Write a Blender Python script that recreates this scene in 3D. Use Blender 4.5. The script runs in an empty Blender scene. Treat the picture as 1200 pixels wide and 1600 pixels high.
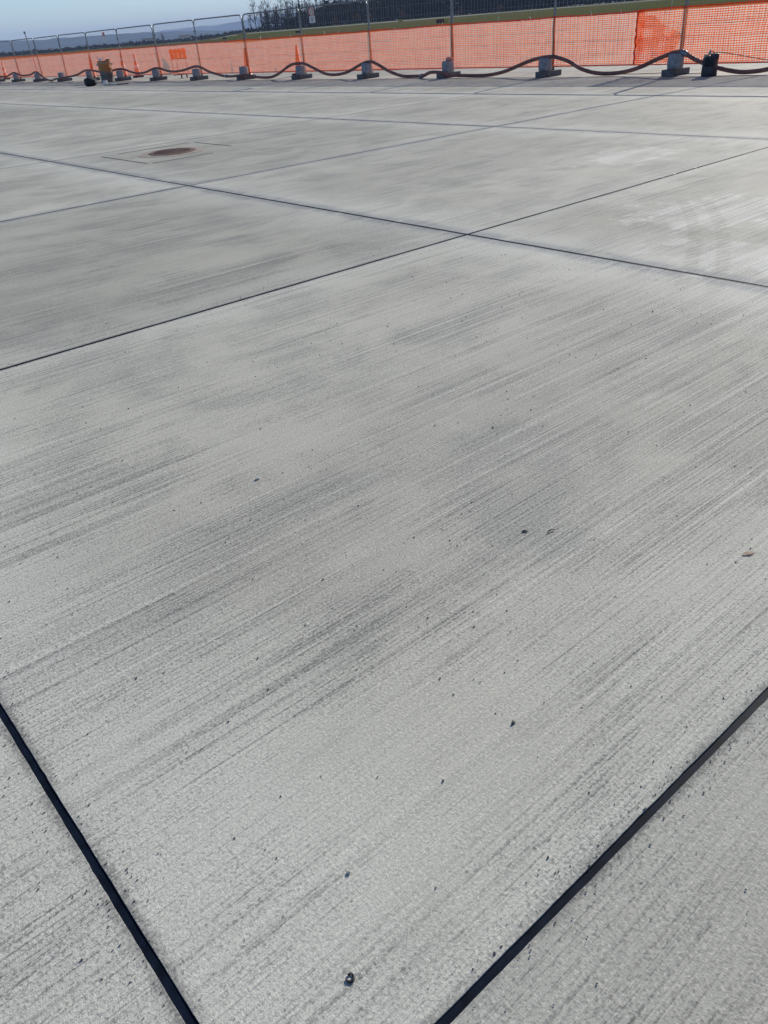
import bpy, bmesh, math, random
from mathutils import Vector, Matrix, noise

random.seed(7)
R = math.radians
scene = bpy.context.scene
COL = scene.collection

# ------------------------------------------------------------------ camera
PITCH, ROLL, YAW = R(31.7334), R(4.6812), R(38.2062)
fh = Vector((math.sin(YAW), math.cos(YAW), 0)); rh = Vector((math.cos(YAW), -math.sin(YAW), 0)); zz = Vector((0, 0, 1))
fwd = fh * math.cos(PITCH) - zz * math.sin(PITCH)
dn0 = -(fh * math.sin(PITCH) + zz * math.cos(PITCH))
cr = rh * math.cos(ROLL) + dn0 * math.sin(ROLL)
cd = -rh * math.sin(ROLL) + dn0 * math.cos(ROLL)
cam = bpy.data.cameras.new('camera'); cam.sensor_fit = 'AUTO'; cam.sensor_width = 36; cam.lens = 36 * 1231.69 / 1600
cam.clip_start = 0.05; cam.clip_end = 40000
camo = bpy.data.objects.new('camera', cam); COL.objects.link(camo)
m3 = Matrix((cr, -cd, -fwd)).transposed()
camo.matrix_world = Matrix.Translation((0, 0, 1.4)) @ m3.to_4x4()
scene.camera = camo
# ------------------------------------------------------------------ light
SUN_AZ, SUN_EL = R(15.0), R(25.8)          # azimuth measured from +X towards +Y
world = bpy.data.worlds.new('World'); scene.world = world; world.use_nodes = True
wn = world.node_tree; wn.nodes.clear()
sky = wn.nodes.new('ShaderNodeTexSky'); sky.sky_type = 'NISHITA'; sky.sun_disc = False
sky.sun_elevation = SUN_EL; sky.sun_rotation = R(90) - SUN_AZ
sky.altitude = 1200; sky.air_density = 1.0; sky.dust_density = 0.1; sky.ozone_density = 4.0
bg = wn.nodes.new('ShaderNodeBackground'); bg.inputs[1].default_value = 0.107
wo = wn.nodes.new('ShaderNodeOutputWorld')
wn.links.new(sky.outputs[0], bg.inputs[0]); wn.links.new(bg.outputs[0], wo.inputs[0])
sl = bpy.data.lights.new('sun', 'SUN'); sl.energy = 4.7; sl.angle = R(0.53); sl.color = (1.0, 0.93, 0.82)
so = bpy.data.objects.new('sun', sl); COL.objects.link(so)
sd = Vector((math.cos(SUN_AZ) * math.cos(SUN_EL), math.sin(SUN_AZ) * math.cos(SUN_EL), math.sin(SUN_EL)))
so.rotation_euler = sd.to_track_quat('Z', 'Y').to_euler(); so.location = sd * 50
vs = scene.view_settings; vs.view_transform = 'Standard'; vs.look = 'None'; vs.exposure = 0.22; vs.gamma = 1.0; vs.use_curve_mapping = False
scene.render.engine = 'CYCLES'
scene.render.resolution_x = 768; scene.render.resolution_y = 1024

# ------------------------------------------------------------------ helpers
def link(o, parent=None):
    COL.objects.link(o)
    if parent is not None: o.parent = parent
    return o
def tag(o, label=None, cat=None, group=None, kind=None):
    if label: o['label'] = label
    if cat: o['category'] = cat
    if group: o['group'] = group
    if kind: o['kind'] = kind
    return o
def empty(name, loc, rz=0.0, **k):
    o = bpy.data.objects.new(name, None); o.empty_display_size = 0.1
    o.location = loc; o.rotation_euler = (0, 0, rz); link(o); return tag(o, **k)
def build(name, bm, mat, parent=None, smooth=False, loc=None):
    me = bpy.data.meshes.new(name); bm.to_mesh(me); bm.free()
    if smooth:
        for p in me.polygons: p.use_smooth = True
    if mat: me.materials.append(mat)
    o = bpy.data.objects.new(name, me)
    if loc is not None: o.location = loc
    return link(o, parent)
def add_box(bm, c, s, rot=None, bev=0.0):
    r = bmesh.ops.create_cube(bm, size=1.0)
    vs_ = r['verts']
    bmesh.ops.scale(bm, vec=s, verts=vs_)
    if bev > 0:
        es = list({e for v in vs_ for e in v.link_edges})
        rb = bmesh.ops.bevel(bm, geom=es, offset=bev, segments=2, affect='EDGES', profile=0.5)
        vs_ = list({v for f in rb['faces'] for v in f.verts} | {v for v in vs_ if v.is_valid})
    if rot is not None: bmesh.ops.rotate(bm, cent=(0, 0, 0), matrix=rot, verts=vs_)
    bmesh.ops.translate(bm, vec=c, verts=vs_)
    return vs_
def add_tube(bm, pts, rad, n=8, caps=True):
    pts = [Vector(p) for p in pts]; rr = rad if isinstance(rad, (list, tuple)) else [rad] * len(pts)
    rings = []; up = None
    for i, p in enumerate(pts):
        a = pts[max(0, i - 1)]; b = pts[min(len(pts) - 1, i + 1)]
        t = (b - a).normalized()
        if up is None: up = t.orthogonal().normalized()
        up = (up - t * up.dot(t)).normalized() if (up - t * up.dot(t)).length > 1e-6 else t.orthogonal().normalized()
        s = t.cross(up)
        rings.append([bm.verts.new(p + (up * math.cos(2 * math.pi * k / n) + s * math.sin(2 * math.pi * k / n)) * rr[i]) for k in range(n)])
    for i in range(len(rings) - 1):
        for k in range(n):
            bm.faces.new((rings[i][k], rings[i][(k + 1) % n], rings[i + 1][(k + 1) % n], rings[i + 1][k]))
    if caps and n > 2:
        bm.faces.new(list(reversed(rings[0]))); bm.faces.new(rings[-1])
def add_lathe(bm, prof, n=24, c=(0, 0, 0), wob=0.0, seed=0):
    c = Vector(c); rings = []
    for r, z in prof:
        ring = []
        for k in range(n):
            a = 2 * math.pi * k / n
            w = 1 + wob * noise.noise(Vector((math.cos(a) * 1.3 + seed, math.sin(a) * 1.3, z * 5 + seed)))
            ring.append(bm.verts.new(c + Vector((r * w * math.cos(a), r * w * math.sin(a), z))))
        rings.append(ring)
    for i in range(len(rings) - 1):
        for k in range(n):
            bm.faces.new((rings[i][k], rings[i][(k + 1) % n], rings[i + 1][(k + 1) % n], rings[i + 1][k]))
    bm.faces.new(list(reversed(rings[0]))); bm.faces.new(rings[-1])
def copy_tree(o, parent=None):
    c = o.copy(); COL.objects.link(c); c.parent = parent
    for ch in [x for x in bpy.data.objects if x.parent == o]: copy_tree(ch, c)
    return c

# ------------------------------------------------------------------ materials
class NT:
    def __init__(s, name):
        s.m = bpy.data.materials.new(name); s.m.use_nodes = True; s.t = s.m.node_tree; s.t.nodes.clear()
        s.out = s.n('ShaderNodeOutputMaterial')
    def n(s, typ, **kw):
        nd = s.t.nodes.new(typ)
        for k, v in kw.items(): setattr(nd, k, v)
        return nd
    def l(s, a, b): s.t.links.new(a, b)
    def setin(s, sock, v):
        if isinstance(v, bpy.types.NodeSocket): s.l(v, sock)
        else: sock.default_value = v
    def math(s, op, a, b=None, c=None, clamp=False):
        nd = s.n('ShaderNodeMath', operation=op); nd.use_clamp = clamp
        s.setin(nd.inputs[0], a)
        if b is not None: s.setin(nd.inputs[1], b)
        if c is not None: s.setin(nd.inputs[2], c)
        return nd.outputs[0]
    def vscale(s, v, sc):
        nd = s.n('ShaderNodeVectorMath', operation='MULTIPLY'); s.l(v, nd.inputs[0]); nd.inputs[1].default_value = sc; return nd.outputs[0]
    def vadd(s, v, w):
        nd = s.n('ShaderNodeVectorMath', operation='ADD'); s.l(v, nd.inputs[0]); s.setin(nd.inputs[1], w); return nd.outputs[0]
    def noise(s, v, sc=1.0, det=3.0, rough=0.5, dist=0.0):
        nd = s.n('ShaderNodeTexNoise'); nd.noise_dimensions = '3D'
        s.l(v, nd.inputs['Vector']); nd.inputs['Scale'].default_value = sc; nd.inputs['Detail'].default_value = det
        nd.inputs['Roughness'].default_value = rough; nd.inputs['Distortion'].default_value = dist
        return nd.outputs[0]
    def ramp(s, f, lo, hi, a=0.0, b=1.0):
        nd = s.n('ShaderNodeMapRange'); nd.interpolation_type = 'SMOOTHSTEP'; nd.clamp = True
        s.setin(nd.inputs[0], f); nd.inputs[1].default_value = lo; nd.inputs[2].default_value = hi
        nd.inputs[3].default_value = a; nd.inputs[4].default_value = b
        return nd.outputs[0]
    def mix(s, f, a, b, mode='MIX'):
        nd = s.n('ShaderNodeMix', data_type='RGBA', blend_type=mode)
        s.setin(nd.inputs[0], f)
        for sock, v in ((nd.inputs[6], a), (nd.inputs[7], b)):
            if isinstance(v, bpy.types.NodeSocket): s.l(v, sock)
            else: sock.default_value = (*v, 1) if len(v) == 3 else v
        return nd.outputs[2]
    def pos(s): return s.n('ShaderNodeNewGeometry').outputs['Position']
    def principled(s, col, rough, bump=None, bstr=0.3, bdist=0.01, **kw):
        b = s.n('ShaderNodeBsdfPrincipled')
        s.setin(b.inputs['Base Color'], (*col, 1) if isinstance(col, tuple) else col)
        s.setin(b.inputs['Roughness'], rough)
        for k, v in kw.items(): s.setin(b.inputs[k.replace('_', ' ')], v)
        if bump is not None:
            bn = s.n('ShaderNodeBump'); bn.inputs['Strength'].default_value = bstr; bn.inputs['Distance'].default_value = bdist
            s.l(bump, bn.inputs['Height']); s.l(bn.outputs[0], b.inputs['Normal'])
        s.l(b.outputs[0], s.out.inputs[0]); return b

def simple(name, col, rough=0.6, var=0.25, sc=6.0, bump=0.0, bsc=40.0, metallic=0.0, spec=0.5):
    """plain surface with a little worn colour variation and fine relief"""
    t = NT(name); p = t.n('ShaderNodeTexCoord').outputs['Object']
    f = t.noise(p, sc, 4, 0.6)
    dark = tuple(c * (1 - var) for c in col); lite = tuple(min(1, c * (1 + var)) for c in col)
    c = t.mix(t.ramp(f, 0.3, 0.7), dark, lite)
    h = t.noise(p, bsc, 3, 0.6)
    t.principled(c, rough, h if bump > 0 else None, bump, 0.01, Metallic=metallic, Specular_IOR_Level=spec)
    return t.m

XL = [-4.20, 0.119, 4.430, 9.500, 13.560, 18.75, 23.1]          # transverse joints (lines of constant X)
YL = [-7.9, -3.75, 0.500, 4.337, 8.696, 12.95, 17.25, 21.5, 25.8, 30.1, 34.4, 38.7, 43.0, 47.3, 51.6, 55.9, 60.2, 64.5]

def concrete_material(name):
    t = NT(name); P0 = t.pos()
    rnd_ = t.n('ShaderNodeObjectInfo').outputs['Random']          # every slab was brushed on its own
    off = t.n('ShaderNodeCombineXYZ'); t.l(t.math('MULTIPLY', rnd_, 37.0), off.inputs[0]); t.l(t.math('MULTIPLY', rnd_, 91.0), off.inputs[1])
    P = t.vadd(P0, off.outputs[0])
    sep = t.n('ShaderNodeSeparateXYZ'); t.l(P0, sep.inputs[0]); X, Y = sep.outputs[0], sep.outputs[1]
    big = t.noise(t.vscale(P, (0.35, 0.50, 0)), 1.0, 3, 0.55, 0.4)
    patch = t.noise(t.vadd(t.vscale(P, (1.35, 1.95, 0)), (3.7, 9.1, 0)), 1.0, 5, 0.60, 0.5)
    cloud = t.noise(t.vadd(t.vscale(P, (3.0, 3.6, 0)), (11, 5, 0)), 1.0, 4, 0.65)
    s_wide = t.noise(t.vscale(P, (0.55, 8.0, 0)), 1.0, 3, 0.6)
    s_long = t.noise(t.vadd(t.vscale(P, (0.60, 98.0, 0)), (5, 2, 0)), 1.0, 2, 0.7)
    s_mid = t.noise(t.vadd(t.vscale(P, (0.34, 50.0, 0)), (8, 4, 0)), 1.0, 1, 0.6)
    s_fine = t.noise(t.vadd(t.vscale(P, (0.9, 120.0, 0)), (1, 8, 0)), 1.0, 1, 0.6)
    grain = t.noise(P, 140.0, 2, 0.8)
    grain2 = t.noise(P, 60.0, 2, 0.7)
    # regular comb of the broom bristles, wavering slowly
    comb = t.math('SINE', t.math('ADD', t.math('MULTIPLY', Y, 420.0), t.math('MULTIPLY', t.noise(t.vscale(P, (0.5, 1.4, 0)), 1.0, 1, 0.5), 60.0)))
    bmask = t.ramp(t.math('ADD', t.math('MULTIPLY', patch, 0.88), t.math('MULTIPLY', s_wide, 0.12)), 0.36, 0.58)
    def mind(sock, lines):
        r = None
        for v in lines:
            d = t.math('ABSOLUTE', t.math('SUBTRACT', sock, v))
            r = d if r is None else t.math('MINIMUM', r, d)
        return r
    dxs = mind(X, XL[2:5]); dx = t.math('MINIMUM', dxs, t.math('ABSOLUTE', t.math('SUBTRACT', X, XL[1]))); dy = mind(Y, YL[2:7])
    jn = t.math('MULTIPLY', t.math('SUBTRACT', t.noise(t.vadd(t.vscale(P, (1.1, 1.6, 0)), (7, 3, 0)), 1.0, 4, 0.65), 0.5), 0.9)
    pale = t.math('MAXIMUM', t.ramp(t.math('ADD', dx, jn), 0.90, 0.10), t.math('MULTIPLY', t.ramp(t.math('ADD', dy, jn), 0.60, 0.0), 0.65))
    col = t.mix(t.ramp(big, 0.36, 0.64), (0.460, 0.452, 0.422), (0.375, 0.368, 0.345))
    col = t.mix(t.math('MULTIPLY', t.ramp(patch, 0.44, 0.70), 0.60), col, (0.255, 0.258, 0.262))
    col = t.mix(t.math('MULTIPLY', t.ramp(s_wide, 0.54, 0.76), 0.10), col, (0.28, 0.28, 0.278))
    col = t.mix(t.math('MULTIPLY', t.ramp(cloud, 0.50, 0.72), 0.42), col, (0.50, 0.49, 0.46))
    col = t.mix(t.math('MULTIPLY', t.ramp(cloud, 0.46, 0.30), 0.25), col, (0.28, 0.275, 0.265))
    col = t.mix(t.math('MULTIPLY', pale, 0.60), col, (0.57, 0.57, 0.555))
    # bluish stain beside the transverse joints and the second long joint
    sa = t.ramp(t.math('ADD', dxs, t.math('MULTIPLY', jn, 0.26)), 0.16, 0.05)
    sb = t.math('MULTIPLY', t.ramp(t.math('ADD', t.math('ABSOLUTE', t.math('SUBTRACT', Y, YL[4])), t.math('MULTIPLY', jn, 0.3)), 0.16, 0.03), 0.8)
    col = t.mix(t.math('MULTIPLY', t.math('MULTIPLY', t.math('MAXIMUM', sa, sb), t.ramp(cloud, 0.30, 0.50)), 0.62), col, (0.215, 0.24, 0.29))
    # ragged whitish patches mixed into the colour of the slabs at right
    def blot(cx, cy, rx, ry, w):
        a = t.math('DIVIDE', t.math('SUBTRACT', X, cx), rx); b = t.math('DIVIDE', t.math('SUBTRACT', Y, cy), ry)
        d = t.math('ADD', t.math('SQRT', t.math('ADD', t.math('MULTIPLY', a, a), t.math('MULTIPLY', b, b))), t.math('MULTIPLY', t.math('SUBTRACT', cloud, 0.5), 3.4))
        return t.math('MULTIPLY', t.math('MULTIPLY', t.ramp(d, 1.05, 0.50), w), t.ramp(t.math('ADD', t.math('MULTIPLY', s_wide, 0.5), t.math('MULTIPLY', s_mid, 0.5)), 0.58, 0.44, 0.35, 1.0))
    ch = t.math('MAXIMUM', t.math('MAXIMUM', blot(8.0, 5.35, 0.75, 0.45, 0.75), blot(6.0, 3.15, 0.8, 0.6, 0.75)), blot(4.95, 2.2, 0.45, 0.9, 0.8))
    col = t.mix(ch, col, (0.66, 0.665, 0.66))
    # broom lines, beaded by the grain
    gate = t.ramp(t.math('ADD', t.math('MULTIPLY', grain, 0.5), t.math('MULTIPLY', grain2, 0.5)), 0.38, 0.58)
    bm2 = t.math('ADD', t.math('MULTIPLY', bmask, 0.80), 0.20)
    g1 = t.math('MULTIPLY', t.ramp(s_long, 0.57, 0.64), t.math('ADD', t.math('MULTIPLY', gate, 0.8), 0.2))
    g2 = t.math('MULTIPLY', t.math('MULTIPLY', t.ramp(comb, 0.25, 0.95), t.ramp(s_fine, 0.42, 0.62)), t.math('ADD', t.math('MULTIPLY', gate, 0.75), 0.25))
    rd = t.math('MULTIPLY', t.ramp(s_long, 0.44, 0.34), bm2)
    col = t.mix(t.math('MULTIPLY', t.math('MULTIPLY', g1, bm2), 0.52), col, (0.09, 0.09, 0.095))
    col = t.mix(t.math('MULTIPLY', t.math('MULTIPLY', g2, bm2), 0.62), col, (0.09, 0.09, 0.095))
    col = t.mix(t.math('MULTIPLY', rd, 0.32), col, (0.64, 0.63, 0.60))
    ln = t.math('MULTIPLY', t.math('MULTIPLY', t.ramp(s_mid, 0.605, 0.635), bm2), t.math('ADD', t.math('MULTIPLY', gate, 0.55), 0.45))
    ll = t.math('MULTIPLY', t.math('MULTIPLY', t.ramp(s_mid, 0.395, 0.365), bm2), t.math('ADD', t.math('MULTIPLY', gate, -0.5), 1.0))
    col = t.mix(t.math('MULTIPLY', ln, 0.42), col, (0.115, 0.115, 0.12))
    col = t.mix(t.math('MULTIPLY', ll, 0.40), col, (0.68, 0.67, 0.64))
    # grime hugging the joints
    jd = t.math('ADD', t.math('MINIMUM', dx, dy), t.math('MULTIPLY', t.math('SUBTRACT', grain2, 0.5), 0.05))
    col = t.mix(t.math('MULTIPLY', t.ramp(jd, 0.034, 0.008), t.ramp(cloud, 0.36, 0.58, 0.15, 0.75)), col, (0.13, 0.13, 0.135))
    gm = t.math('ADD', t.math('MULTIPLY', bmask, 0.38), 0.24)
    col = t.mix(t.math('MULTIPLY', t.ramp(grain, 0.53, 0.68), gm), col, (0.10, 0.10, 0.105))
    col = t.mix(t.math('MULTIPLY', t.ramp(grain, 0.46, 0.32), 0.38), col, (0.80, 0.78, 0.74))
    col = t.mix(t.math('MULTIPLY', t.ramp(grain2, 0.57, 0.70), t.math('ADD', t.math('MULTIPLY', bmask, 0.28), 0.10)), col, (0.14, 0.14, 0.145))
    vo = t.n('ShaderNodeTexVoronoi'); t.l(P, vo.inputs['Vector']); vo.inputs['Scale'].default_value = 30.0
    sepc = t.n('ShaderNodeSeparateColor'); t.l(vo.outputs['Color'], sepc.inputs[0])
    pit = t.math('MULTIPLY', t.ramp(vo.outputs['Distance'], 0.15, 0.05), t.math('GREATER_THAN', sepc.outputs[0], 0.90))
    col = t.mix(t.math('MULTIPLY', pit, t.math('MULTIPLY', sepc.outputs[1], 0.9)), col, (0.04, 0.04, 0.045))
    col = t.mix(t.math('MULTIPLY', t.ramp(cloud, 0.70, 0.80), 0.25), col, (0.44, 0.38, 0.30))
    # a faint tyre track crossing one slab, and tone differing slab to slab
    u = t.math('ADD', t.math('MULTIPLY', t.math('SUBTRACT', X, 5.3), -0.526), t.math('MULTIPLY', t.math('SUBTRACT', Y, 2.87), 0.85))
    v = t.math('ADD', t.math('MULTIPLY', t.math('SUBTRACT', X, 5.3), 0.85), t.math('MULTIPLY', t.math('SUBTRACT', Y, 2.87), 0.526))
    u = t.math('SUBTRACT', u, t.math('MULTIPLY', t.math('MULTIPLY', v, v), 0.06))
    trk = t.math('MULTIPLY', t.ramp(t.math('ABSOLUTE', t.math('SUBTRACT', t.math('ABSOLUTE', u), 0.09)), 0.06, 0.03), t.ramp(t.math('ABSOLUTE', v), 1.6, 1.0))
    trk = t.math('MULTIPLY', trk, t.math('ADD', 0.6, t.math('MULTIPLY', t.math('SINE', t.math('MULTIPLY', t.math('ADD', v, u), 75.0)), 0.4)))
    col = t.mix(t.math('MULTIPLY', trk, 0.32), col, (0.20, 0.19, 0.165))
    tone = t.math('ADD', 0.92, t.math('MULTIPLY', rnd_, 0.16))
    tc = t.n('ShaderNodeCombineXYZ'); [t.l(tone, tc.inputs[q]) for q in range(3)]
    col = t.mix(1.0, col, tc.outputs[0], 'MULTIPLY')
    h = t.math('ADD', t.math('MULTIPLY', s_fine, -0.8), t.math('MULTIPLY', grain, 0.8))
    h = t.math('ADD', h, t.math('MULTIPLY', s_long, -0.8))
    rough = t.math('ADD', 0.78, t.math('MULTIPLY', t.math('SUBTRACT', s_long, 0.5), 0.3))
    col = t.mix(1.0, col, (1.0, 0.985, 0.895), 'MULTIPLY')
    t.principled(col, rough, h, 0.5, 0.004, Specular_IOR_Level=0.13)
    return t.m

M = {}
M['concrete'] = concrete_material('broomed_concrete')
M['seal'] = simple('joint_sealant', (0.005, 0.009, 0.019), 0.6, 0.4, 30, spec=0.06)  # near-black, with the sky's blue reflection put into the base colour
M['bed'] = simple('joint_bed', (0.02, 0.02, 0.022), 0.9, 0.3, 5)
M['galv'] = simple('galvanised_steel', (0.22, 0.23, 0.25), 0.42, 0.25, 9, 0.0, 40, 0.75)
M['foot'] = simple('dark_recycled_rubber', (0.115, 0.115, 0.122), 0.85, 0.35, 14, 0.4, 60)
M['ballast'] = simple('grey_cast_concrete', (0.27, 0.275, 0.30), 0.85, 0.3, 9, 0.5, 45)
M['hose'] = simple('red_brown_rubber_hose', (0.20, 0.085, 0.072), 0.62, 0.35, 5, 0.15, 80)
M['wheel'] = simple('black_rubber', (0.02, 0.02, 0.022), 0.7, 0.3, 20)
M['black'] = simple('black_nylon', (0.010, 0.012, 0.018), 0.75, 0.4, 9, 0.3, 60)
M['navy'] = simple('dark_navy_plastic', (0.022, 0.028, 0.042), 0.5, 0.35, 9, 0.2, 60)
M['tanp'] = simple('dusty_beige_plastic', (0.36, 0.30, 0.22), 0.6, 0.3, 12)
M['white'] = simple('dusty_white_plastic', (0.72, 0.72, 0.70), 0.5, 0.12, 12)
M['conered'] = simple('cone_orange_red_plastic', (0.80, 0.085, 0.025), 0.5, 0.15, 6)
M['mortar'] = simple('stained_mortar', (0.33, 0.29, 0.245), 0.9, 0.25, 7, 0.3, 60, spec=0.1)
M['cable'] = simple('black_cable', (0.03, 0.03, 0.035), 0.5)
M['tie'] = simple('pale_tie', (0.6, 0.55, 0.45), 0.5)

def translucent(name, c1, c2, fac=0.5, sc=3.0):
    t = NT(name); p = t.pos(); f = t.ramp(t.noise(p, sc, 4, 0.6), 0.3, 0.7)
    c = t.mix(f, c1, c2)
    d = t.n('ShaderNodeBsdfPrincipled'); t.l(c, d.inputs['Base Color']); d.inputs['Roughness'].default_value = 0.45
    tr = t.n('ShaderNodeBsdfTranslucent'); t.l(c, tr.inputs[0])
    mx = t.n('ShaderNodeMixShader'); mx.inputs[0].default_value = fac
    t.l(d.outputs[0], mx.inputs[1]); t.l(tr.outputs[0], mx.inputs[2]); t.l(mx.outputs[0], t.out.inputs[0])
    return t.m
M['net'] = translucent('orange_barrier_net', (0.88, 0.17, 0.05), (0.95, 0.24, 0.08), 0.5)
M['netedge'] = translucent('orange_net_border', (0.78, 0.12, 0.03), (0.86, 0.16, 0.04), 0.4)
M['lamp'] = translucent('amber_lamp_lens', (0.95, 0.16, 0.01), (1.0, 0.25, 0.02), 0.35, 8)
M['leaftan'] = translucent('dry_leaf', (0.46, 0.33, 0.21), (0.38, 0.26, 0.16), 0.3, 60)

# rusty manhole iron
t = NT('rusty_iron'); p = t.pos()
c = t.mix(t.ramp(t.noise(p, 7, 5, 0.65), 0.35, 0.65), (0.17, 0.075, 0.048), (0.06, 0.042, 0.036))
c = t.mix(t.math('MULTIPLY', t.ramp(t.noise(p, 2.2, 3, 0.6), 0.45, 0.62), 0.6), c, (0.24, 0.15, 0.11))
t.principled(c, 0.75, t.noise(p, 50, 3, 0.6), 0.4, 0.01); M['rust'] = t.m
# drum paint: ochre above, bare grimy grey below
t = NT('ochre_and_grey_drum_paint'); p = t.n('ShaderNodeTexCoord').outputs['Object']
sp = t.n('ShaderNodeSeparateXYZ'); t.l(p, sp.inputs[0])
lv = t.math('ADD', sp.outputs[2], t.math('MULTIPLY', t.math('SUBTRACT', t.noise(p, 5, 4, 0.6), 0.5), 0.35))
c = t.mix(t.ramp(lv, 0.36, 0.50), (0.13, 0.125, 0.115), (0.44, 0.18, 0.045))
c = t.mix(t.math('MULTIPLY', t.ramp(t.noise(p, 11, 4, 0.65), 0.52, 0.68), 0.5), c, (0.10, 0.075, 0.05))
t.principled(c, 0.6, t.noise(p, 30, 3, 0.6), 0.2, 0.01); M['drum'] = t.m
# grass
t = NT('autumn_grass'); p = t.pos()
c = t.mix(t.ramp(t.noise(t.vscale(p, (1, 1, 0)), 0.02, 5, 0.6), 0.38, 0.62), (0.085, 0.098, 0.026), (0.125, 0.105, 0.045))
c = t.mix(t.math('MULTIPLY', t.ramp(t.noise(p, 0.6, 4, 0.6), 0.4, 0.7), 0.4), c, (0.06, 0.075, 0.02))
t.principled(c, 0.9, Specular_IOR_Level=0.0); M['grass'] = t.m
M['road'] = simple('pale_perimeter_road', (0.30, 0.29, 0.25), 0.9, 0.15, 0.05, spec=0.0)
M['hill'] = simple('wooded_hill', (0.045, 0.055, 0.035), 0.95, 0.45, 0.012, spec=0.0)
M['bark'] = simple('grey_bark', (0.075, 0.066, 0.056), 0.9, 0.35, 2.0, spec=0.0)
M['twig'] = simple('bare_twigs', (0.078, 0.062, 0.050), 0.9, 0.35, 1.0, spec=0.0)
M['needle'] = simple('dark_needles', (0.026, 0.034, 0.022), 0.9, 0.45, 0.8, spec=0.0)
M['autumn'] = simple('russet_leaves', (0.22, 0.088, 0.028), 0.85, 0.45, 1.0, spec=0.0)
M['wood'] = simple('wood_interior', (0.014, 0.015, 0.014), 0.95, 0.5, 0.4, spec=0.0)
M['plaster'] = simple('pale_plaster', (0.75, 0.74, 0.70), 0.8, 0.08, 0.2)
M['rooft'] = simple('grey_roof', (0.16, 0.14, 0.13), 0.8, 0.2, 0.2)
M['glass'] = simple('dark_window', (0.05, 0.06, 0.07), 0.15, 0.1, 0.5)
M['signred'] = simple('faded_sign_red', (0.62, 0.25, 0.22), 0.6, 0.15, 20)
M['signwhite'] = simple('sign_white', (0.70, 0.68, 0.66), 0.6, 0.1, 20)
M['boardred'] = simple('airfield_sign_red', (0.10, 0.012, 0.012), 0.6, 0.15, 5)
M['boardyel'] = simple('airfield_sign_yellow', (0.48, 0.33, 0.03), 0.6, 0.15, 5)
M['boardblk'] = simple('airfield_box_black', (0.02, 0.02, 0.022), 0.6, 0.15, 5)
M['stone'] = simple('dark_grit_stone', (0.075, 0.073, 0.075), 0.8, 0.4, 60, 0.3, 300)
M['stonel'] = simple('pale_grit_stone', (0.42, 0.41, 0.38), 0.85, 0.3, 60, 0.3, 300)
M['rubber'] = simple('sealant_scrap', (0.008, 0.009, 0.013), 0.5, 0.4, 90)

# ------------------------------------------------------------------ ground and apron
def terr(d, az):
    """height of the field at distance d and azimuth az (degrees from +X)"""
    f = max(0.0, min(1.0, (61.0 - az) / 3.0)); f = f * f * (3 - 2 * f)
    def ramp(d, pts):
        for (a, za), (b, zb) in zip(pts, pts[1:]):
            if d <= b: return za + (zb - za) * (d - a) / (b - a)
        return pts[-1][1]
    hi = ramp(d, [(0, 0), (150, 0), (345, 0.55), (385, 0.95), (470, 2.15), (560, 2.4), (40000, 2.4)])
    lo = ramp(d, [(0, 0), (150, 0), (900, -0.5), (3000, 0.0), (40000, 0.0)])
    return hi * f + lo * (1 - f)
bm = bmesh.new()
ds = [0, 20, 60, 110, 150, 190, 240, 300, 345, 366, 385, 410, 440, 470, 510, 560, 700, 1000, 1600, 2600, 4000, 7000, 11000]
azs = [i * 4 for i in range(0, 90)]
azs = sorted(set(azs) | {a * 1.0 for a in range(10, 90)})
ring = []
for d in ds:
    ring.append([bm.verts.new((d * math.cos(R(a)), d * math.sin(R(a)), terr(d, a) - 0.12)) for a in azs] if d > 0 else [bm.verts.new((0, 0, -0.12))])
n = len(azs)
for k in range(n): bm.faces.new((ring[0][0], ring[1][k], ring[1][(k + 1) % n]))
for i in range(1, len(ds) - 1):
    for k in range(n): bm.faces.new((ring[i][k], ring[i + 1][k], ring[i + 1][(k + 1) % n], ring[i][(k + 1) % n]))
tag(build('grass_field', bm, M['grass'], smooth=True), 'autumn green grass field beyond the concrete', kind='structure')

# perimeter road laid on the rising field
bm = bmesh.new(); prev = None
for i in range(0, 60):
    az = -6 + i * (66.0 / 59)
    row = [bm.verts.new((d * math.cos(R(az)), d * math.sin(R(az)), terr(d, az) - 0.10)) for d in (428, 436, 444, 452)]
    if prev:
        for j in range(3): bm.faces.new((prev[j], prev[j + 1], row[j + 1], row[j]))
    prev = row
tag(build('perimeter_road', bm, M['road']), 'pale track at the foot of the forest', kind='structure')

apron_bm = bmesh.new()
add_box(apron_bm, ((XL[0] + XL[-1]) / 2, (YL[0] + YL[-1]) / 2, -0.07), (XL[-1] - XL[0], YL[-1] - YL[0], 0.06))
apron = tag(build('concrete_apron', apron_bm, M['bed']), 'pale broomed concrete apron of large slabs', kind='structure')

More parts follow.
